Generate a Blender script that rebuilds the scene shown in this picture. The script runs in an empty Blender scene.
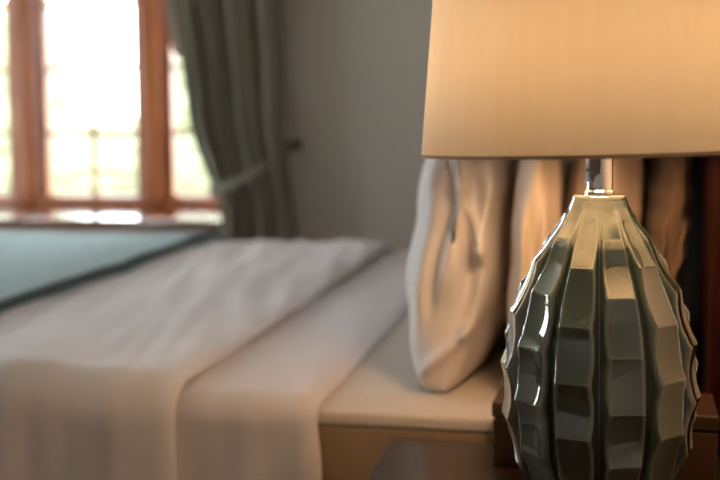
import bpy, bmesh, math, random
from mathutils import Vector, Matrix, noise
PI = math.pi
random.seed(4)
S = bpy.context.scene
C = S.collection

# ------------------------------------------------------------------ materials
def mat(name, col, rough=0.5, **kw):
    m = bpy.data.materials.new(name); m.use_nodes = True
    b = m.node_tree.nodes['Principled BSDF']
    b.inputs['Base Color'].default_value = (*col, 1)
    b.inputs['Roughness'].default_value = rough
    for k, v in kw.items():
        b.inputs[k.replace('_', ' ')].default_value = v
    return m

def nodes(m):
    return m.node_tree.nodes, m.node_tree.links, m.node_tree.nodes['Principled BSDF']

def fabric(name, col, scale=900, bump=0.15, var=0.06, sheen=0.1, rough=0.85):
    m = mat(name, col, rough, Sheen_Weight=sheen, Specular_IOR_Level=0.25)
    N, L, b = nodes(m)
    tc = N.new('ShaderNodeTexCoord')
    w1 = N.new('ShaderNodeTexWave'); w1.inputs['Scale'].default_value = scale; w1.bands_direction = 'X'
    w2 = N.new('ShaderNodeTexWave'); w2.inputs['Scale'].default_value = scale; w2.bands_direction = 'Z'
    ad = N.new('ShaderNodeMath'); ad.operation = 'ADD'
    nz = N.new('ShaderNodeTexNoise'); nz.inputs['Scale'].default_value = 14; nz.inputs['Detail'].default_value = 5
    mx = N.new('ShaderNodeMixRGB'); mx.inputs[1].default_value = (*[c*(1-var) for c in col], 1)
    mx.inputs[2].default_value = (*[min(1, c*(1+var)) for c in col], 1)
    bp = N.new('ShaderNodeBump'); bp.inputs['Strength'].default_value = bump; bp.inputs['Distance'].default_value = 0.001
    for w in (w1, w2): L.new(tc.outputs['Object'], w.inputs['Vector'])
    L.new(tc.outputs['Object'], nz.inputs['Vector'])
    L.new(w1.outputs['Fac'], ad.inputs[0]); L.new(w2.outputs['Fac'], ad.inputs[1])
    L.new(ad.outputs[0], bp.inputs['Height']); L.new(bp.outputs['Normal'], b.inputs['Normal'])
    L.new(nz.outputs['Fac'], mx.inputs[0]); L.new(mx.outputs[0], b.inputs['Base Color'])
    return m

def wood(name, c1, c2, rough=0.3, axis='Z', scale=6, coat=0.0):
    m = mat(name, c1, rough, Coat_Weight=coat, Coat_Roughness=0.08)
    N, L, b = nodes(m)
    tc = N.new('ShaderNodeTexCoord'); mp = N.new('ShaderNodeMapping')
    st = {'X': (0.12, 1, 1), 'Y': (1, 0.12, 1), 'Z': (1, 1, 0.12)}[axis]
    mp.inputs['Scale'].default_value = st
    nz = N.new('ShaderNodeTexNoise'); nz.inputs['Scale'].default_value = scale*6
    nz.inputs['Detail'].default_value = 8; nz.inputs['Distortion'].default_value = 0.6
    rp = N.new('ShaderNodeValToRGB')
    rp.color_ramp.elements[0].color = (*c2, 1); rp.color_ramp.elements[0].position = 0.33
    rp.color_ramp.elements[1].color = (*c1, 1); rp.color_ramp.elements[1].position = 0.62
    bp = N.new('ShaderNodeBump'); bp.inputs['Strength'].default_value = 0.06; bp.inputs['Distance'].default_value = 0.002
    L.new(tc.outputs['Object'], mp.inputs['Vector']); L.new(mp.outputs[0], nz.inputs['Vector'])
    L.new(nz.outputs['Fac'], rp.inputs[0]); L.new(rp.outputs[0], b.inputs['Base Color'])
    L.new(nz.outputs['Fac'], bp.inputs['Height']); L.new(bp.outputs['Normal'], b.inputs['Normal'])
    return m

def plaster(name, col):
    m = mat(name, col, 0.9)
    N, L, b = nodes(m)
    tc = N.new('ShaderNodeTexCoord')
    nz = N.new('ShaderNodeTexNoise'); nz.inputs['Scale'].default_value = 60; nz.inputs['Detail'].default_value = 6
    bp = N.new('ShaderNodeBump'); bp.inputs['Strength'].default_value = 0.08; bp.inputs['Distance'].default_value = 0.003
    L.new(tc.outputs['Object'], nz.inputs['Vector'])
    L.new(nz.outputs['Fac'], bp.inputs['Height']); L.new(bp.outputs['Normal'], b.inputs['Normal'])
    return m

M_WALL = plaster('wall_paint', (0.62, 0.55, 0.475))
M_CEIL = plaster('ceiling_paint', (0.75, 0.72, 0.67))
M_FLOOR = wood('floor_boards', (0.20, 0.11, 0.06), (0.11, 0.055, 0.03), 0.35, 'X', 3)
M_WIN = wood('window_wood', (0.46, 0.155, 0.045), (0.30, 0.085, 0.022), 0.35, 'Z', 5, 0.3)
M_SILL = wood('sill_wood', (0.20, 0.075, 0.035), (0.11, 0.035, 0.015), 0.12, 'X', 5, 0.8)
M_RED = wood('headboard_wood', (0.026, 0.0035, 0.0012), (0.013, 0.002, 0.0008), 0.6, 'Z', 5, 0.0)
M_RED.node_tree.nodes['Principled BSDF'].inputs['Specular IOR Level'].default_value = 0.08
M_DARK = wood('nightstand_wood', (0.055, 0.028, 0.016), (0.030, 0.014, 0.008), 0.28, 'X', 4, 0.15)
M_BOX = wood('box_wood', (0.070, 0.026, 0.006), (0.040, 0.014, 0.004), 0.55, 'X', 8, 0.0)
M_DUVET = fabric('white_cotton', (0.84, 0.775, 0.79))
M_SHEET = fabric('white_sheet', (0.80, 0.73, 0.745))
M_MATT = fabric('fitted_sheet', (0.74, 0.66, 0.60))
M_SKIRT = fabric('cream_skirt', (0.52, 0.41, 0.30))
M_TICK = fabric('fawn_ticking', (0.36, 0.25, 0.165))
M_PIL = fabric('white_pillowcase', (0.76, 0.70, 0.685))
M_PIL2 = fabric('cream_pillowcase', (0.66, 0.53, 0.43))
M_PIL3 = fabric('beige_pillowcase', (0.52, 0.38, 0.30))
M_CUSH = fabric('brown_knit', (0.19, 0.115, 0.07), 260, 0.5, 0.15)
M_THROW = fabric('teal_wool', (0.30, 0.425, 0.425), 500, 0.3, 0.12, 0.2)
M_EDGE = fabric('dark_teal_edge', (0.09, 0.13, 0.135))
M_CURT = fabric('grey_green_linen', (0.26, 0.228, 0.172), 700, 0.25, 0.12)
M_LIN = fabric('pinkish_lining', (0.42, 0.33, 0.28))
M_BRASS = mat('dark_bronze', (0.11, 0.08, 0.055), 0.55, Metallic=0.6)
M_CHROME = mat('chrome', (0.82, 0.80, 0.77), 0.06, Metallic=1.0)
M_LEAD = mat('painted_glazing_bar', (0.33, 0.14, 0.06), 0.5)
M_CARD = mat('white_painted_wire', (0.8, 0.78, 0.74), 0.5)

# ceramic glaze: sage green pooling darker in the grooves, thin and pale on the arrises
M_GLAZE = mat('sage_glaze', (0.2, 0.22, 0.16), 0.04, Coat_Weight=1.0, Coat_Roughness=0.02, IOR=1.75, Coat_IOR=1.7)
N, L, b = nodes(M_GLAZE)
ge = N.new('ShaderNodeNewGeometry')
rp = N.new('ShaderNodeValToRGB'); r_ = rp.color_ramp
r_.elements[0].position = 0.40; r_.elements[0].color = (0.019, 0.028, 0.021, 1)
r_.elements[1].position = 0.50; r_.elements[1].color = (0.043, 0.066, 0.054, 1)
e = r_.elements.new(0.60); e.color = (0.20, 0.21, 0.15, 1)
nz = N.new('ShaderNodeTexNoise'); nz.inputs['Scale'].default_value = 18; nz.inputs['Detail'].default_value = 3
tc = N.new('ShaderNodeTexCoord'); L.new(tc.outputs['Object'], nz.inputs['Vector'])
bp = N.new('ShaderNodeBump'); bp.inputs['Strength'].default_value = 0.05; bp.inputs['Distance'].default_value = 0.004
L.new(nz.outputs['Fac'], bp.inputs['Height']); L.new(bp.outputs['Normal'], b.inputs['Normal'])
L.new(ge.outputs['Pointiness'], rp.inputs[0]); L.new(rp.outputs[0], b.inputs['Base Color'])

# lampshade cloth: scatters and lets light through
M_SHADE = bpy.data.materials.new('cream_shade_cloth'); M_SHADE.use_nodes = True
N, L = M_SHADE.node_tree.nodes, M_SHADE.node_tree.links
N.clear()
out = N.new('ShaderNodeOutputMaterial'); mix = N.new('ShaderNodeMixShader'); mix.inputs[0].default_value = 0.36
df = N.new('ShaderNodeBsdfDiffuse'); tr = N.new('ShaderNodeBsdfTranslucent')
tc = N.new('ShaderNodeTexCoord'); mp = N.new('ShaderNodeMapping'); mp.inputs['Scale'].default_value = (1, 1, 0.05)
nz = N.new('ShaderNodeTexNoise'); nz.inputs['Scale'].default_value = 110; nz.inputs['Detail'].default_value = 4
rp = N.new('ShaderNodeValToRGB')
rp.color_ramp.elements[0].color = (0.85, 0.79, 0.68, 1); rp.color_ramp.elements[0].position = 0.3
rp.color_ramp.elements[1].color = (0.88, 0.82, 0.71, 1); rp.color_ramp.elements[1].position = 0.7
L.new(tc.outputs['Object'], mp.inputs[0]); L.new(mp.outputs[0], nz.inputs['Vector'])
L.new(nz.outputs['Fac'], rp.inputs[0]); L.new(rp.outputs[0], df.inputs[0]); L.new(rp.outputs[0], tr.inputs[0])
L.new(df.outputs[0], mix.inputs[1]); L.new(tr.outputs[0], mix.inputs[2]); L.new(mix.outputs[0], out.inputs[0])
M_TRIM = fabric('shade_trim', (0.50, 0.33, 0.20))

def emit(name, col, s):
    m = mat(name, col, 0.4)
    b = m.node_tree.nodes['Principled BSDF']
    b.inputs['Emission Color'].default_value = (*col, 1); b.inputs['Emission Strength'].default_value = s
    return m
BULB_W, SKY_W = 62.0, 13
M_BULB = emit('lit_bulb', (1.0, 0.63, 0.33), BULB_W)

M_GLASS = bpy.data.materials.new('window_glass'); M_GLASS.use_nodes = True
N, L = M_GLASS.node_tree.nodes, M_GLASS.node_tree.links
N.clear()
out = N.new('ShaderNodeOutputMaterial'); mix = N.new('ShaderNodeMixShader')
t_ = N.new('ShaderNodeBsdfTransparent'); t_.inputs[0].default_value = (0.96, 0.98, 0.96, 1)
g_ = N.new('ShaderNodeBsdfGlossy'); g_.inputs['Roughness'].default_value = 0.02
lw = N.new('ShaderNodeLayerWeight'); lw.inputs[0].default_value = 0.5
pw_ = N.new('ShaderNodeMath'); pw_.operation = 'POWER'; pw_.inputs[1].default_value = 5
ml = N.new('ShaderNodeMath'); ml.operation = 'MULTIPLY_ADD'; ml.inputs[1].default_value = 0.9; ml.inputs[2].default_value = 0.03
L.new(lw.outputs['Facing'], pw_.inputs[0]); L.new(pw_.outputs[0], ml.inputs[0]); L.new(ml.outputs[0], mix.inputs[0]); L.new(t_.outputs[0], mix.inputs[1]); L.new(g_.outputs[0], mix.inputs[2])
L.new(mix.outputs[0], out.inputs[0])

def leafy(name, c1, c2):
    m = mat(name, c1, 0.8)
    N, L, b = nodes(m)
    tc = N.new('ShaderNodeTexCoord')
    nz = N.new('ShaderNodeTexNoise'); nz.inputs['Scale'].default_value = 4; nz.inputs['Detail'].default_value = 8
    rp = N.new('ShaderNodeValToRGB')
    rp.color_ramp.elements[0].color = (*c2, 1); rp.color_ramp.elements[0].position = 0.35
    rp.color_ramp.elements[1].color = (*c1, 1); rp.color_ramp.elements[1].position = 0.65
    L.new(tc.outputs['Object'], nz.inputs['Vector']); L.new(nz.outputs['Fac'], rp.inputs[0])
    L.new(rp.outputs[0], b.inputs['Base Color'])
    return m
M_LAWN = leafy('lawn_grass', (0.44, 0.43, 0.30), (0.34, 0.345, 0.22))
M_LEAF = leafy('hedge_leaves', (0.40, 0.40, 0.27), (0.24, 0.25, 0.16))
M_BARK = leafy('bark', (0.25, 0.18, 0.12), (0.14, 0.10, 0.07))

# ------------------------------------------------------------------ mesh helpers
def link(name, bm, m, parent=None, smooth=True, sharp=None):
    me = bpy.data.meshes.new(name)
    bm.normal_update(); bm.to_mesh(me); bm.free()
    me.materials.append(m)
    if smooth:
        for p in me.polygons: p.use_smooth = True
        if sharp: me.set_sharp_from_angle(angle=math.radians(sharp))
    o = bpy.data.objects.new(name, me); C.objects.link(o)
    if parent:
        o.parent = parent
    return o

def empty(name, loc, rz=0):
    o = bpy.data.objects.new(name, None); C.objects.link(o)
    o.location = loc; o.rotation_euler = (0, 0, rz); o.empty_display_size = 0.05
    return o

def tag(o, label, cat, group=None, kind=None):
    o['label'] = label; o['category'] = cat
    if group: o['group'] = group
    if kind: o['kind'] = kind
    return o

def box(bm, x0, x1, y0, y1, z0, z1, bev=0.0, seg=2):
    r = bmesh.ops.create_cube(bm, size=1.0)
    vs = r['verts']
    for v in vs:
        v.co = Vector((x0+(v.co.x+.5)*(x1-x0), y0+(v.co.y+.5)*(y1-y0), z0+(v.co.z+.5)*(z1-z0)))
    if bev > 0:
        es = list({e for v in vs for e in v.link_edges})
        bmesh.ops.bevel(bm, geom=es, offset=bev, segments=seg, profile=0.5, affect='EDGES')
    return bm

def boxes(*args, bev=0.0, seg=2):
    bm = bmesh.new()
    for a in args: box(bm, *a, bev=bev, seg=seg)
    return bm

def lathe(prof, n=64, cap=True, bm=None, cx=0, cy=0):
    bm = bm or bmesh.new()
    rings = []
    for r, z in prof:
        rings.append([bm.verts.new((cx+r*math.cos(2*PI*k/n), cy+r*math.sin(2*PI*k/n), z)) for k in range(n)])
    for a, b_ in zip(rings, rings[1:]):
        for k in range(n):
            bm.faces.new((a[k], a[(k+1) % n], b_[(k+1) % n], b_[k]))
    if cap:
        bm.faces.new(list(reversed(rings[0]))); bm.faces.new(rings[-1])
    return bm

def tube(pts, r, n=10, bm=None):
    bm = bm or bmesh.new()
    pts = [Vector(p) for p in pts]; rings = []
    for i, p in enumerate(pts):
        t = (pts[min(i+1, len(pts)-1)] - pts[max(i-1, 0)]).normalized()
        up = Vector((0, 0, 1)) if abs(t.z) < .9 else Vector((1, 0, 0))
        a = t.cross(up).normalized(); b_ = t.cross(a)
        rings.append([bm.verts.new(p + r*(a*math.cos(2*PI*k/n) + b_*math.sin(2*PI*k/n))) for k in range(n)])
    for a, b_ in zip(rings, rings[1:]):
        for k in range(n):
            bm.faces.new((a[k], b_[k], b_[(k+1) % n], a[(k+1) % n]))
    bm.faces.new(rings[0]); bm.faces.new(list(reversed(rings[-1])))
    return bm

def grid(P, bm=None):
    bm = bm or bmesh.new()
    V = [[bm.verts.new(p) for p in row] for row in P]
    for i in range(len(V)-1):
        for j in range(len(V[0])-1):
            bm.faces.new((V[i][j], V[i+1][j], V[i+1][j+1], V[i][j+1]))
    return bm

def interp(tab, x):
    if x <= tab[0][0]: return tab[0][1]
    for (a, p), (b_, q) in zip(tab, tab[1:]):
        if x <= b_: return p + (q-p)*(x-a)/(b_-a)
    return tab[-1][1]

def smooth_interp(tab, x):
    # Catmull-Rom through the table
    n = len(tab)
    if x <= tab[0][0]: return tab[0][1]
    if x >= tab[-1][0]: return tab[-1][1]
    for i in range(n-1):
        if x <= tab[i+1][0]:
            x0, y0 = tab[i]; x1, y1 = tab[i+1]; h = x1-x0
            m0 = (y1-tab[i-1][1])/(x1-tab[i-1][0]) if i > 0 else (y1-y0)/h
            m1 = (tab[i+2][1]-y0)/(tab[i+2][0]-x0) if i < n-2 else (y1-y0)/h
            t = (x-x0)/h
            return ((2*t**3-3*t**2+1)*y0 + (t**3-2*t**2+t)*h*m0 + (-2*t**3+3*t**2)*y1 + (t**3-t**2)*h*m1)

def nz3(x, y, z): return noise.noise(Vector((x, y, z)))
def solid(o, t, off=-1):
    md = o.modifiers.new('thickness', 'SOLIDIFY'); md.thickness = t; md.offset = off
    return o

# ------------------------------------------------------------------ room shell
XL, XR, YF, YB, ZC = -4.1, 0.28, -1.6, 3.55, 2.55
YW = 4.22                                  # outer face of the deep back wall
WX0, WX1, WZ0, WZ1 = -3.74, -1.20, 0.608, 2.12
def struct(name, bm, m, parent=None, smooth=False):
    o = link(name, bm, m, parent, smooth)
    if not parent: o['kind'] = 'structure'
    return o
struct('floor', boxes((XL-.2, XR+.2, YF-.2, YW, -0.1, 0)), M_FLOOR)
struct('ceiling', boxes((XL-.2, XR+.2, YF-.2, YW, ZC, ZC+.1)), M_CEIL)
struct('wall_right', boxes((XR, XR+.2, YF, YW, 0, ZC)), M_WALL)
DY0, DY1, DZ1 = 1.65, 3.05, 2.2
struct('wall_left', boxes((XL-.2, XL, YF, DY0, 0, ZC), (XL-.2, XL, DY1, YW, 0, ZC), (XL-.2, XL, DY0, DY1, DZ1, ZC)), M_WALL)
# added unseen glazed doors in the left wall, for cool daylight across the bed
d1 = empty('added_door_1', (XL-.1, (DY0+DY1)/2, 0)); d1['kind'] = 'structure'
di = Matrix.Translation(-d1.location)
def dpart(name, bm, m, parent=d1):
    bm.transform(di); return link(name, bm, m, parent, False)
xa, xb = XL-.13, XL-.07
dpart('added_door_frame', boxes((xa-.01, xb+.01, DY0, DY0+.05, 0, DZ1), (xa-.01, xb+.01, DY1-.05, DY1, 0, DZ1), (xa-.01, xb+.01, DY0, DY1, DZ1-.05, DZ1), (xa-.01, xb+.01, DY0, DY1, 0, .03), bev=.004), M_WIN)
ym = (DY0+DY1)/2
for a, b_ in ((DY0+.05, ym), (ym, DY1-.05)):
    lf = dpart('added_door_leaf', boxes((xa, xb, a, a+.07, .03, DZ1-.05), (xa, xb, b_-.07, b_, .03, DZ1-.05), (xa, xb, a, b_, .03, .20), (xa, xb, a, b_, DZ1-.12, DZ1-.05), bev=.003), M_WIN)
    dpart('added_door_pane', boxes((XL-.102, XL-.098, a+.06, b_-.06, .19, DZ1-.11)), M_GLASS, lf)
    dpart('added_door_handle', boxes((xb, xb+.04, (b_-.05 if a < ym-.5 else a+.02), (b_-.02 if a < ym-.5 else a+.05), 1.0, 1.02), bev=.004), M_BRASS, lf)
struct('wall_front', boxes((XL-.2, XR+.2, YF-.2, YF, 0, ZC)), M_WALL)
struct('wall_back', boxes((XL, WX0, YB, YW, 0, ZC), (WX1, XR, YB, YW, 0, ZC),
                          (WX0, WX1, YB, YW, 0, WZ0-.035), (WX0, WX1, YB, YW, WZ1, ZC)), M_WALL)
struct('baseboard_back', boxes((XL+.001, XR-.02, YB-.018, YB, 0, .12), bev=.004), M_SILL)
struct('baseboard_right', boxes((XR-.018, XR, YF, 1.22, 0, .12), bev=.004), M_SILL)
struct('trim_1', boxes((WX0-.08, WX1+.05, YB-.055, 4.19, WZ0-.035, WZ0), bev=.008), M_SILL, smooth=False)

# window: a wooden frame with four casements of small panes
win = empty('window_1', ((WX0+WX1)/2, 4.15, WZ0)); win['kind'] = 'structure'
wi = Matrix.Translation(-win.location)
def wpart(name, bm, m, parent=win, smooth=False):
    bm.transform(wi)
    return link(name, bm, m, parent, smooth)
f = boxes((WX0, WX1, 4.10, 4.21, WZ0, WZ0+.035), (WX0, WX1, 4.10, 4.21, WZ1-.06, WZ1),
          (WX0, WX0+.05, 4.10, 4.21, WZ0, WZ1), (WX1-.05, WX1, 4.10, 4.21, WZ0, WZ1), bev=.006)
LIGHTS = [(-3.64, -3.16), (-2.98, -2.545), (-2.352, -1.918), (-1.745, -1.28)]
posts = [(-3.16, -2.98), (-2.545, -2.352), (-1.918, -1.745)]
for a, b_ in posts:
    c = (a+b_)/2
    box(f, c-.042, c+.042, 4.085, 4.21, WZ0, WZ1, bev=.016, seg=4)
wpart('window_frame', f, M_WIN, smooth=False)
ZS = [0.656, 0.934, 1.222, 1.510, 1.798, 2.04]
for a, b_ in LIGHTS:
    st = 0.040
    cs = boxes((a-st, a, 4.13, 4.19, ZS[0]-.05, ZS[-1]+.04), (b_, b_+st, 4.13, 4.19, ZS[0]-.05, ZS[-1]+.04),
               (a, b_, 4.13, 4.19, ZS[0]-.05, ZS[0]), (a, b_, 4.13, 4.19, ZS[-1], ZS[-1]+.04), bev=.005)
    co = wpart('casement', cs, M_WIN)
    bars = boxes(*[(a, b_, 4.145, 4.175, z-.009, z+.009) for z in ZS[1:-1]], ((a+b_)/2-.009, (a+b_)/2+.009, 4.145, 4.175, ZS[0], ZS[-1]))
    wpart('glazing_bars', bars, M_LEAD, co)
    pn = boxes((a-.01, b_+.01, 4.158, 4.162, ZS[0]-.01, ZS[-1]+.01))
    wpart('window_pane', pn, M_GLASS, co)

# ------------------------------------------------------------------ outside
gr = boxes((-60, 40, YW+.02, 90, -0.55, -0.45)); o = struct('ground', gr, M_LAWN)
def blob(cx, cy, cz, rx, ry, rz, amp, fr, seed, bm=None):
    bm2 = bmesh.new(); bmesh.ops.create_icosphere(bm2, subdivisions=5, radius=1)
    for v in bm2.verts:
        d = v.co.normalized()
        k = 1 + amp*noise.fractal(d*fr+Vector((seed, 0, 0)), 1.0, 2.0, 5)
        v.co = Vector((cx+rx*d.x*k, cy+ry*d.y*k, cz+rz*d.z*k))
    return bm2
def tree(x, y, h, r, seed, label):
    t = empty('garden_tree', (x, y, -.45))
    tag(t, label, 'tree', 'garden trees beyond the window')
    link('trunk', tube([(0, 0, 0), (0.05, 0, h*.3), (0, .05, h*.6)], .12), M_BARK, t)
    link('crown', blob(0, 0, h*.68, r, r, h*.36, .45, 2.2, seed), M_LEAF, t)
tree(-8.6, 13, 3.0, 1.3, 1.3, 'pale leafy tree outside, seen through the left panes of the window')
tree(-5.35, 15.5, 2.8, 1.1, 7.7, 'small sunlit tree outside, seen low in the middle casement of the window')
h = link('garden_hedge', blob(-6.5, 19, .35, 8, 1.0, .95, .25, 6, 3.1), M_LEAF)
tag(h, 'low sunlit green hedge across the garden beyond the window', 'hedge')

# ------------------------------------------------------------------ bed
bed = empty('bed', (-0.85, 2.09, 0))
bi = Matrix.Translation(-bed.location)
tag(bed, 'wide bed with dark reddish-brown wooden headboard under white bedding', 'bed')
def bpart(name, bm, m, parent=bed, smooth=False, sharp=None):
    bm.transform(bi); return link(name, bm, m, parent, smooth, sharp)
BX0, BX1, BY0, BY1 = -1.93, 0.162, 1.285, 2.865
bpart('headboard_panel', boxes((.185, .215, 1.33, 2.86, .30, 1.16), bev=.004), M_RED)
bpart('headboard_rail', boxes((.172, .228, 1.33, 2.86, 1.13, 1.21), bev=.012), M_RED)
for y in (1.255, 2.862):
    pb = boxes((.155, .245, y, y+.078, 0, 1.26), bev=.008)
    box(pb, .148, .252, y-.007, y+.085, 1.26, 1.285, bev=.008)
    bpart('headboard_post', pb, M_RED)
bpart('mattress', boxes((BX0, BX1, BY0+.002, BY1-.002, .33, .547), bev=.006, seg=5), M_TICK, smooth=True)
tp = boxes((BX0, BX1, BY0, BY1, .545, .566), bev=.006, seg=4)
bpart('mattress_topper', tp, M_MATT, smooth=True)
bpart('bed_base', boxes((BX0+.01, BX1, BY0+.02, BY1-.02, .14, .335), bev=.01), M_DARK)
P = []
for i in range(241):
    x = BX0+.02+(BX1-.02-BX0)*i/240
    row = []
    for j in range(17):
        k = j/16
        row.append((x, BY0+.010+.008*math.sin(x*52+1.5*nz3(x*3, 0, 0))*k*(.4+.6*k) - .006*k, .345-.33*k))
    P.append(row)
sk = bpart('bed_skirt', grid(P), M_SKIRT, smooth=True); solid(sk, .003, 0)
for x in (BX0+.08, BX1-.1):
    for y in (BY0+.09, BY1-.09):
        bpart('bed_leg', lathe([(.028, 0), (.035, .14)], 20, cx=x, cy=y), M_DARK, smooth=True, sharp=40)

# soft covers hang over both long sides of the mattress
def cover(name, x0, x1, zt, yn, yf, zb, rr, thick, m, shear=0.0, puff=(0, 0), pw=.05, wr=.004, drape=.012, fr=4.2, nx=200, seed=0, far_zb=None, extra=None, parent=None, edge=None):
    far_zb = zb if far_zb is None else far_zb
    path = []
    na, nd, nt = 10, 34, 150
    for j in range(nd): path.append((yn, zb+(zt-rr-zb)*j/nd, -1, 0))
    for j in range(na):
        a = PI/2*j/na; path.append((yn+rr-rr*math.cos(a), zt-rr+rr*math.sin(a), -math.cos(a), math.sin(a)))
    for j in range(nt): path.append((yn+rr+(yf-yn-2*rr)*j/nt, zt, 0, 1))
    for j in range(na):
        a = PI/2*j/na; path.append((yf-rr+rr*math.sin(a), zt-rr+rr*math.cos(a), math.sin(a), math.cos(a)))
    for j in range(nd+1): path.append((yf, zt-rr-(zt-rr-far_zb)*j/nd, 1, 0))
    P = []
    for i in range(nx+1):
        u = i/nx; row = []
        # closer columns towards both ends
        uu = .5-.5*math.cos(PI*u); u = .5*u+.5*uu
        for (y, z, ny, nz_) in path:
            x = x0+(x1-x0)*u + shear*(y-yn)
            d = 0
            for side, e_ in ((0, (x1-x0)*u), (1, (x1-x0)*(1-u))):
                if puff[side] and e_ < pw:
                    q = 1-e_/pw; d -= puff[side]*(1-math.sqrt(max(0, 1-q*q)))
            hang = max(0, (zt-rr-z)/(zt-rr-.1)) if nz_ == 0 else 0
            d += wr*(nz3(x*9+seed, y*1.6, 0) + .8*nz3(x*24+y*6+seed, y*2.2+z*3, 2) + .35*nz3(x*5, y*7, seed))
            d += wr*1.5*max(0, nz3(x*6+y*3.2, y*2.2-x*1.5, seed+5))
            if hang > 0:
                d += drape*min(1, hang*1.6)*(math.sin(2*PI*x*fr+3*nz3(x*2, z*1.5, seed)+seed)*.6+.4)
            xx = x
            if edge: xx += edge(y, z, hang)*u
            if extra: d += extra(xx, y, z, hang)
            row.append((xx, y+ny*d, z+nz_*d))
        P.append(row)
    bm = grid(P)
    bmesh.ops.reverse_faces(bm, faces=bm.faces)
    o = link(name, bm, m, parent, True)
    solid(o, thick, -1)
    return o

sh = cover('bed_sheet', -.62, -.345, .581, 1.264, 2.875, .22, .035, .006, M_SHEET, puff=(0, .012), pw=.02, wr=.003,
           drape=.010, fr=9, nx=90, seed=2.2, edge=lambda y, z, h: .018*h*math.sin(z*40)+.03*h)
tag(sh, 'white top sheet showing between the duvet and the pillows', 'sheet')
du = cover('duvet', -1.99, -.540, .598, 1.240, 2.89, .17, .050, .014, M_DUVET, puff=(.03, .010), pw=.05, wr=.008,
           drape=.008, fr=2.3, nx=260, seed=0.7)
tag(du, 'thick white duvet covering the bed and hanging over its side', 'duvet')
th = cover('throw_blanket', -1.72, -1.012, .6145, 1.225, 2.905, .30, .055, .012, M_THROW, shear=-.042, puff=(.012, .012), pw=.02,
           wr=.0035, drape=.010, fr=3.1, nx=140, seed=5.1)
tag(th, 'teal woollen throw laid across the foot of the white bed', 'throw')
hm = cover('throw_edge', -1.021, -1.009, .616, 1.223, 2.907, .30, .055, .022, M_EDGE, shear=-.042, wr=.005, drape=.010, fr=3.1, nx=8, seed=5.1, parent=th)  # narrow strip in darker teal along the throw's edge
hm['label'] = 'dark teal edge strip'

# ------------------------------------------------------------------ pillows
def pillow(name, b0, t0, y0, L_, T, m, seed, label, cat, group=None, recess=.03, flute=0.0, wr=.005, exp=2.6, end=.72, folds=(), low=1.9):
    # b0, t0: (x, z) of the lower and upper edge; y0: near end; L_: length away from the camera; T: thickness
    ax = Vector((t0[0]-b0[0], 0, t0[1]-b0[1])); H = ax.length; ax.normalize()
    nrm = Vector((-ax.z, 0, ax.x))                       # towards the foot of the bed
    root = Vector(((b0[0]+t0[0])/2, y0+L_/2, b0[1]))
    mid = Vector(((b0[0]+t0[0])/2, 0, (b0[1]+t0[1])/2)) - Vector((root.x, 0, root.z))
    NR, NA = 70, 128
    def section(y, k, inset, yo):
        ring = []
        for a in range(NA):
            th_ = 2*PI*a/NA
            c, s = math.cos(th_), math.sin(th_)
            hh = H/2*(abs(s)**(2/exp))*(1 if s > 0 else -1)
            tt = T/2*k*(abs(c)**(2/(1.9 if s > 0 else low)))*(1 if c > 0 else -1)
            hh *= (1-inset*.96); tt *= (1-inset)
            w = wr*(nz3(hh*9+seed, y*6, tt*6) + .6*nz3(hh*20, y*14+seed, tt*9))
            w += wr*1.2*max(0, nz3(hh*7+y*9, y*4-hh*5, seed*3))
            if flute: w += flute*math.sin(hh*150)*abs(c)
            tt2 = tt + w*(1 if c > 0 else -1)
            yy = y + yo
            # loose corners of the case stick out a little
            yy -= .02*(abs(s)**6)*(1 if y < L_/2 else -1)*(1-inset)
            p = mid + ax*(hh) + nrm*tt2
            ring.append(Vector((p.x, yy-L_/2, p.z)))
        return ring
    rings = []
    NI = 30
    for i in range(NI, 0, -1):                           # near end, tucked in
        q = i/NI                                         # 1 at the middle of the end, 0 at its rim
        yo = -.05*math.sqrt(max(0, 1-(1-q)**2)) + recess*math.exp(-(q-.6)**2/.06)*.5
        rg = section(.05, end, q*.97, yo)
        for a, p in enumerate(rg):
            hh = (p-mid).dot(ax)
            nn = (p-mid).dot(nrm)
            p.y += .03*.4*(1-q)*q*4*nz3(hh*9+seed, nn*16+q, seed*2)
            for n0, h0, n1, h1 in folds:                 # creases of the tucked-in case
                dx, dy = n1-n0, h1-h0
                t = max(0, min(1, ((nn-n0)*dx+(hh-h0)*dy)/(dx*dx+dy*dy)))
                dd = (nn-n0-t*dx)**2+(hh-h0-t*dy)**2
                p.y -= .018*math.exp(-dd/.009**2)*min(1, q*5)
        rings.append(rg)
    for i in range(NR+1):
        v = i/NR
        k = end + (1-end)*math.sin(min(1, v/.28)*PI/2) if v < .28 else (1 if v < .72 else end + (1-end)*math.sin(min(1, (1-v)/.28)*PI/2))
        rings.append(section(.05*(1-v)+v*L_, k, 0, 0))
    for i in range(1, NI+1):
        q = i/NI
        rings.append(section(L_, end, q*.97, .02*math.sin(q*PI/2)))
    bm = bmesh.new()
    V = [[bm.verts.new(p) for p in r] for r in rings]
    for a, b_ in zip(V, V[1:]):
        for k in range(NA):
            bm.faces.new((a[k], a[(k+1) % NA], b_[(k+1) % NA], b_[k]))
    bm.faces.new(list(reversed(V[0]))); bm.faces.new(V[-1])
    bmesh.ops.recalc_face_normals(bm, faces=bm.faces)
    o = link(name, bm, m, None, True)
    o.location = root
    tag(o, label, cat, group)
    return o

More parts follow.
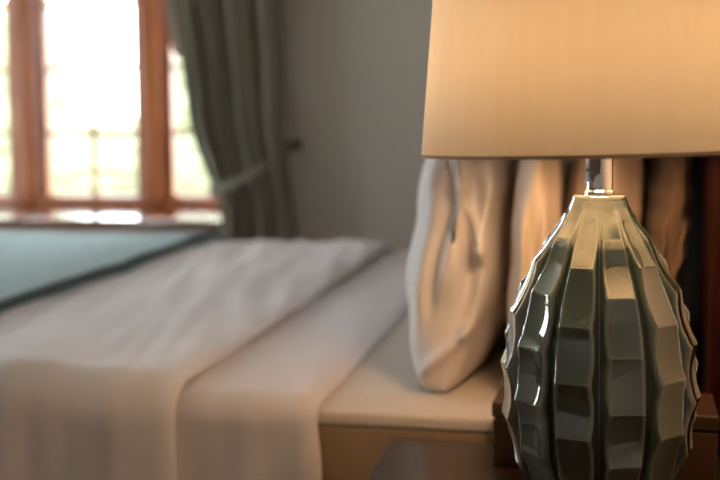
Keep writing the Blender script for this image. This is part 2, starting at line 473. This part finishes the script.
pillow('pillow', (-.198, .571), (-.140, .985), 1.362, .70, .165, M_PIL, 1.1,
       'white pillow standing upright in front of the other pillows', 'pillow', 'pillows against the headboard', recess=.045, wr=.007, end=.62, low=3.4, folds=[(.001, .085, -.04, 0), (-.047, .12, -.04, 0), (.035, -.196, -.035, -.115), (-.035, -.115, -.062, -.087), (.02, .17, .001, .085)])
pillow('pillow', (-.072, .568), (-.045, .985), 1.325, .70, .068, M_PIL2, 4.2,
       'cream pillow directly behind the white pillow', 'pillow', 'pillows against the headboard', recess=-.03, wr=.004, end=.9, low=3)
pillow('pillow', (.010, .568), (.052, .985), 1.345, .70, .112, M_PIL3, 8.3,
       'beige pillow behind the lamp, next to the brown ribbed cushion', 'pillow', 'pillows against the headboard', recess=-.03, end=.85, low=3)
pillow('cushion', (.104, .568), (.134, .95), 1.36, .42, .060, M_CUSH, 12.5,
       'brown ribbed cushion leaning on the dark headboard', 'cushion', None, recess=-.03, flute=.002)

# ------------------------------------------------------------------ nightstand
ns = empty('nightstand', (.0, 1.0, 0))
tag(ns, 'dark glossy wooden nightstand beside the bed carrying the lamp', 'nightstand')
def npart(name, bm, m, parent=ns, smooth=False):
    bm.transform(Matrix.Translation(-ns.location)); return link(name, bm, m, parent, smooth)
NX0, NX1, NY0, NY1, NZ = -.236, .258, .78, 1.253, .545
npart('tabletop', boxes((NX0, NX1, NY0, NY1, NZ-.028, NZ), bev=.004, seg=3), M_DARK)
npart('carcass', boxes((NX0+.025, NX1-.01, NY0+.025, NY1-.025, .14, NZ-.028), bev=.003), M_DARK)
for z0, z1 in ((.16, .325), (.34, .505)):
    d = npart('drawer', boxes((NX0+.010, NX0+.026, NY0+.04, NY1-.04, z0, z1), bev=.003), M_DARK)
    kb = lathe([(.005, 0), (.006, .008), (.013, .016), (.012, .024), (.004, .028)], 24)
    kb.transform(Matrix.Translation((NX0+.010, (NY0+NY1)/2, (z0+z1)/2)) @ Matrix.Rotation(-PI/2, 4, 'Y'))
    npart('knob', kb, M_BRASS, d, True)
for x in (NX0+.05, NX1-.04):
    for y in (NY0+.05, NY1-.05):
        npart('leg', lathe([(.014, 0), (.022, .14)], 20, cx=x, cy=y), M_DARK, smooth=True)

# wooden box behind the lamp
bx = empty('wooden_box', (.030, 1.203, NZ), math.radians(-3.0))
tag(bx, 'low brown wooden box on the nightstand behind the lamp', 'box')
link('box_body', boxes((-.1245, .1245, -.049, .049, .0, .058), bev=.002), M_BOX, bx, False)
link('lid', boxes((-.126, .126, -.050, .050, .0595, .078), bev=.003, seg=3), M_BOX, bx, False)

# ------------------------------------------------------------------ table lamp
LX, LY = .0206, 1.036
lamp = empty('table_lamp', (LX, LY, NZ))
tag(lamp, 'sage green faceted ceramic table lamp with lit cream drum shade', 'lamp')
ENV = [(.545, .054), (.556, .061), (.5785, .0765), (.596, .0850), (.615, .0925), (.638, .0985), (.668, .1022), (.691, .1024),
       (.722, .1000), (.7455, .0955), (.773, .0870), (.785, .0815), (.798, .0745), (.825, .0590), (.838, .0495), (.8515, .0395), (.8620, .0322), (.8710, .0282)]
PER, Z0 = .0525, .756
NRIB, NS_ = 12, 26
A0 = -PI/2 - math.radians(16.5) + .019
def body():
    NZS = 330; rings = []
    zlo, zhi = .545, .871
    for i in range(NZS+1):
        z = zlo+(zhi-zlo)*i/NZS
        R = smooth_interp(ENV, z)*.977
        top = min(1, max(0, (zhi-z)/.06))             # flutes fade into the collar
        dR = (smooth_interp(ENV, z+.002)-smooth_interp(ENV, z-.002))/.004
        ring = []
        for r_i in range(NRIB):
            t = ((z-Z0)/PER + (0 if r_i % 2 == 0 else .5)) % 1.0
            sc = 4*t*(1-t)
            amp = (.0060*(.25+.75*min(1, R/.095)))*(.35+.65*top)
            c = R - amp*sc
            for s in range(NS_):
                ph = -1+2*(s+.5)/NS_
                dl = ph*PI/NRIB
                k = .38; e_ = .315
                tent = R*(1+e_*(.12+.88*top))*(1-k*abs(ph)*(.16+.84*top))
                flat = (c-.0022*(1-ph*ph))/math.cos(dl)
                h_ = .0010                             # softened arris
                q = max(h_-abs(tent-flat), 0)/h_
                r = min(tent, flat) - q*q*h_*.25
                if ph and abs(ph) > .9: r += (abs(ph)-.9)*.006
                a = A0 + 2*PI*r_i/NRIB + dl
                cb = min(1, max(0, (z-.846)/.021)); cb = cb*cb*(3-2*cb)
                r += (R-.0005-r)*cb
                ring.append((r*math.cos(a), r*math.sin(a), z-NZ))
        rings.append(ring)
    # rounded shoulder and collar
    def mean(ring): return sum(math.hypot(p[0], p[1]) for p in ring)/len(ring)
    last = rings[-1]
    for f_, dz in ((.985, .0022), (.95, .0038), (.88, .0046), (.60, .0050), (.3, .0050)):
        rings.append([(p[0]*f_, p[1]*f_, zhi-NZ+dz) for p in last])
    first = rings[0]
    rings.insert(0, [(p[0]*.93, p[1]*.93, 0) for p in first])
    rings[1] = [(p[0], p[1], .003) for p in first]
    bm = bmesh.new(); n = NRIB*NS_
    V = [[bm.verts.new(p) for p in r] for r in rings]
    for a, b_ in zip(V, V[1:]):
        for k in range(n):
            bm.faces.new((a[k], a[(k+1) % n], b_[(k+1) % n], b_[k]))
    bm.faces.new(list(reversed(V[0]))); bm.faces.new(V[-1])
    return bm
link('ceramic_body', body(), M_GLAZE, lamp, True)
zc = .876-NZ
nk = lathe([(.0145, zc-.002), (.0150, zc), (.0150, zc+.003), (.0136, zc+.0045), (.0136, zc+.040), (.0150, zc+.042), (.0150, zc+.046), (.006, zc+.048)], 48)
link('chrome_neck', nk, M_CHROME, lamp, True, 40)
# shade group: everything the neck carries above it, tilted very slightly
ZSB, SHH = .9192-NZ, .275
shade = link('lamp_shade', lathe([(.1785, 0), (.1785-.0275*.5, SHH*.5), (.151, SHH)], 128, cap=False), M_SHADE, lamp, True)
shade.location = (0, 0, ZSB); shade.rotation_euler = (0, math.radians(-1.15), math.radians(12))
md = solid(shade, .0012, 0)
def rim(r, z):
    return lathe([(r-.0012, z-.0010), (r+.0012, z-.0010), (r+.0014, z+.0022), (r-.0012, z+.0022), (r-.0012, z-.0010)], 128, cap=False)
link('shade_rim', rim(.1785, 0), M_TRIM, shade, True, 40)
link('shade_rim', rim(.151, SHH), M_TRIM, shade, True, 40)
sp = bmesh.new()
for k in range(3):
    a = 2*PI*k/3+.5
    tube([(0, 0, SHH-.03), (.151*math.cos(a), .151*math.sin(a), SHH-.002)], .0016, 8, sp)
link('shade_spider', sp, M_CARD, shade, True)
sk_ = lathe([(.013, zc+.044), (.016, zc+.046), (.016, zc+.048), (.014, zc+.050)], 32)
link('bulb_socket', sk_, M_CARD, lamp, True, 40)
zb_ = zc+.050
bulb = link('light_bulb', lathe([(.014, zb_), (.018, zb_+.010), (.034, zb_+.028), (.042, zb_+.055), (.038, zb_+.080), (.022, zb_+.096), (.004, zb_+.102)], 32), M_BULB, lamp, True)

# ------------------------------------------------------------------ curtain, tieback, holdback, rod
cur = empty('curtain', (-1.2, 3.44, 0))
tag(cur, 'grey-green curtain gathered to the right side of the window', 'curtain')
LEFT = [(0, -1.285), (.45, -1.28), (.60, -1.277), (.68, -1.283), (.74, -1.315), (.83, -1.352), (.94, -1.388), (1.1, -1.412), (1.25, -1.430), (1.4, -1.452), (1.8, -1.50), (2.2, -1.53)]
RIGHT = [(0, -.985), (.5, -1.0), (.8, -1.024), (.95, -1.04), (1.2, -1.04), (1.4, -1.048), (2.2, -1.00)]
def curtain_pt(u, z, off=0):
    xl, xr = smooth_interp(LEFT, z), smooth_interp(RIGHT, z)
    uu = u + .02*math.sin(u*9)
    x = xl+(xr-xl)*uu
    tie = math.exp(-((z-.75-.11*u)/.10)**2)
    A = (.026 - .010*tie)*(1 if z > .4 else .9)
    ph = 2*PI*4.2*(u**.9) + .8*nz3(u*3, z*.9, 1)
    y = A*math.sin(ph) + .010*math.sin(ph*2.1+z*1.5) + .008*nz3(u*12, z*2.2, 3)
    return Vector((x, 3.455+y+off, z))
P = [[curtain_pt(i/220, .015+2.17*j/180)-cur.location for j in range(181)] for i in range(221)]
c1 = link('curtain_panel', grid(P), M_CURT, cur, True); solid(c1, .003, 0)
LIN = [(0, -1.25), (1.13, -1.36), (1.18, -1.40), (1.215, -1.465), (1.25, -1.485), (1.4, -1.508), (2.2, -1.585)]
P = []
for i in range(61):
    u = i/60
    P.append([Vector((smooth_interp(LIN, z)*(1-u)+(-1.18)*u, 3.527+.004*math.sin(u*20)+.003*math.sin(z*5), z))-cur.location for z in [.02+2.16*j/120 for j in range(121)]])
l1 = link('curtain_lining', grid(P), M_LIN, cur, True); solid(l1, .002, 0)

tb = bmesh.new()
def tie_pt(u, k):
    x = -1.305+(-.99+1.305)*u
    zc_ = .725+.155*u**1.5
    w = .024*(1-.5*u)
    y = 3.455-.052*math.sin(min(1, .1+u*.95)*PI)**.5 - .012
    return Vector((x, y, zc_+w*k))
P = [[tie_pt(i/50, -1+2*j/10) for j in range(11)] for i in range(51)]
t1 = link('curtain_tieback', grid(P), M_CURT, None, True); solid(t1, .005, 0)
tag(t1, 'grey-green cloth tieback wrapped around the gathered curtain', 'tieback')
hb = bmesh.new()
lathe([(.018, 0), (.018, .004), (.008, .010), (.007, .060), (.014, .066), (.018, .076), (.017, .086), (.006, .092)], 32, bm=hb)
hb.transform(Matrix.Translation((-1.008, YB, .885)) @ Matrix.Rotation(PI/2, 4, 'X'))
h1 = link('curtain_holdback', hb, M_BRASS, None, True)
tag(h1, 'small dark bronze holdback knob on the wall at the curtain edge', 'holdback')
rd = empty('curtain_rod', (-2.4, 3.455, 2.24))
tag(rd, 'dark bronze curtain rod above the window', 'curtain rod')
rb = tube([(-1.6, 0, 0), (1.6, 0, 0)], .012, 20)
link('rod', rb, M_BRASS, rd, True)
for x in (-1.6, 1.6):
    q = blob(x, 0, 0, .026, .026, .026, 0, 1, 0); link('finial', q, M_BRASS, rd, True)
for x in (-1.5, 1.5):
    link('bracket', tube([(x, .095, 0), (x, 0, 0)], .008, 12), M_BRASS, rd, True)

# ------------------------------------------------------------------ daylight
w = bpy.data.worlds.new('overcast_sky'); S.world = w; w.use_nodes = True
bg = w.node_tree.nodes['Background']
bg.inputs[0].default_value = (0.84, 0.905, 1.0, 1); bg.inputs[1].default_value = SKY_W

# ------------------------------------------------------------------ camera
cd = bpy.data.cameras.new('camera'); cam = bpy.data.objects.new('camera', cd); C.objects.link(cam)
cd.sensor_width = 36; cd.lens = 50; cd.clip_start = .05
cam.location = (0, 0, .945)
cam.rotation_euler = (Matrix.Rotation(math.radians(12.333), 3, 'Z') @ Matrix.Rotation(PI/2-math.atan(.06), 3, 'X') @ Matrix.Rotation(-.010, 3, 'Z')).to_euler()
cd.shift_y = -52/720
cd.dof.use_dof = True; cd.dof.focus_distance = .965; cd.dof.aperture_fstop = 3.2
S.camera = cam
S.view_settings.view_transform = 'Standard'; S.view_settings.look = 'None'
S.view_settings.gamma = 1; S.view_settings.exposure = 0
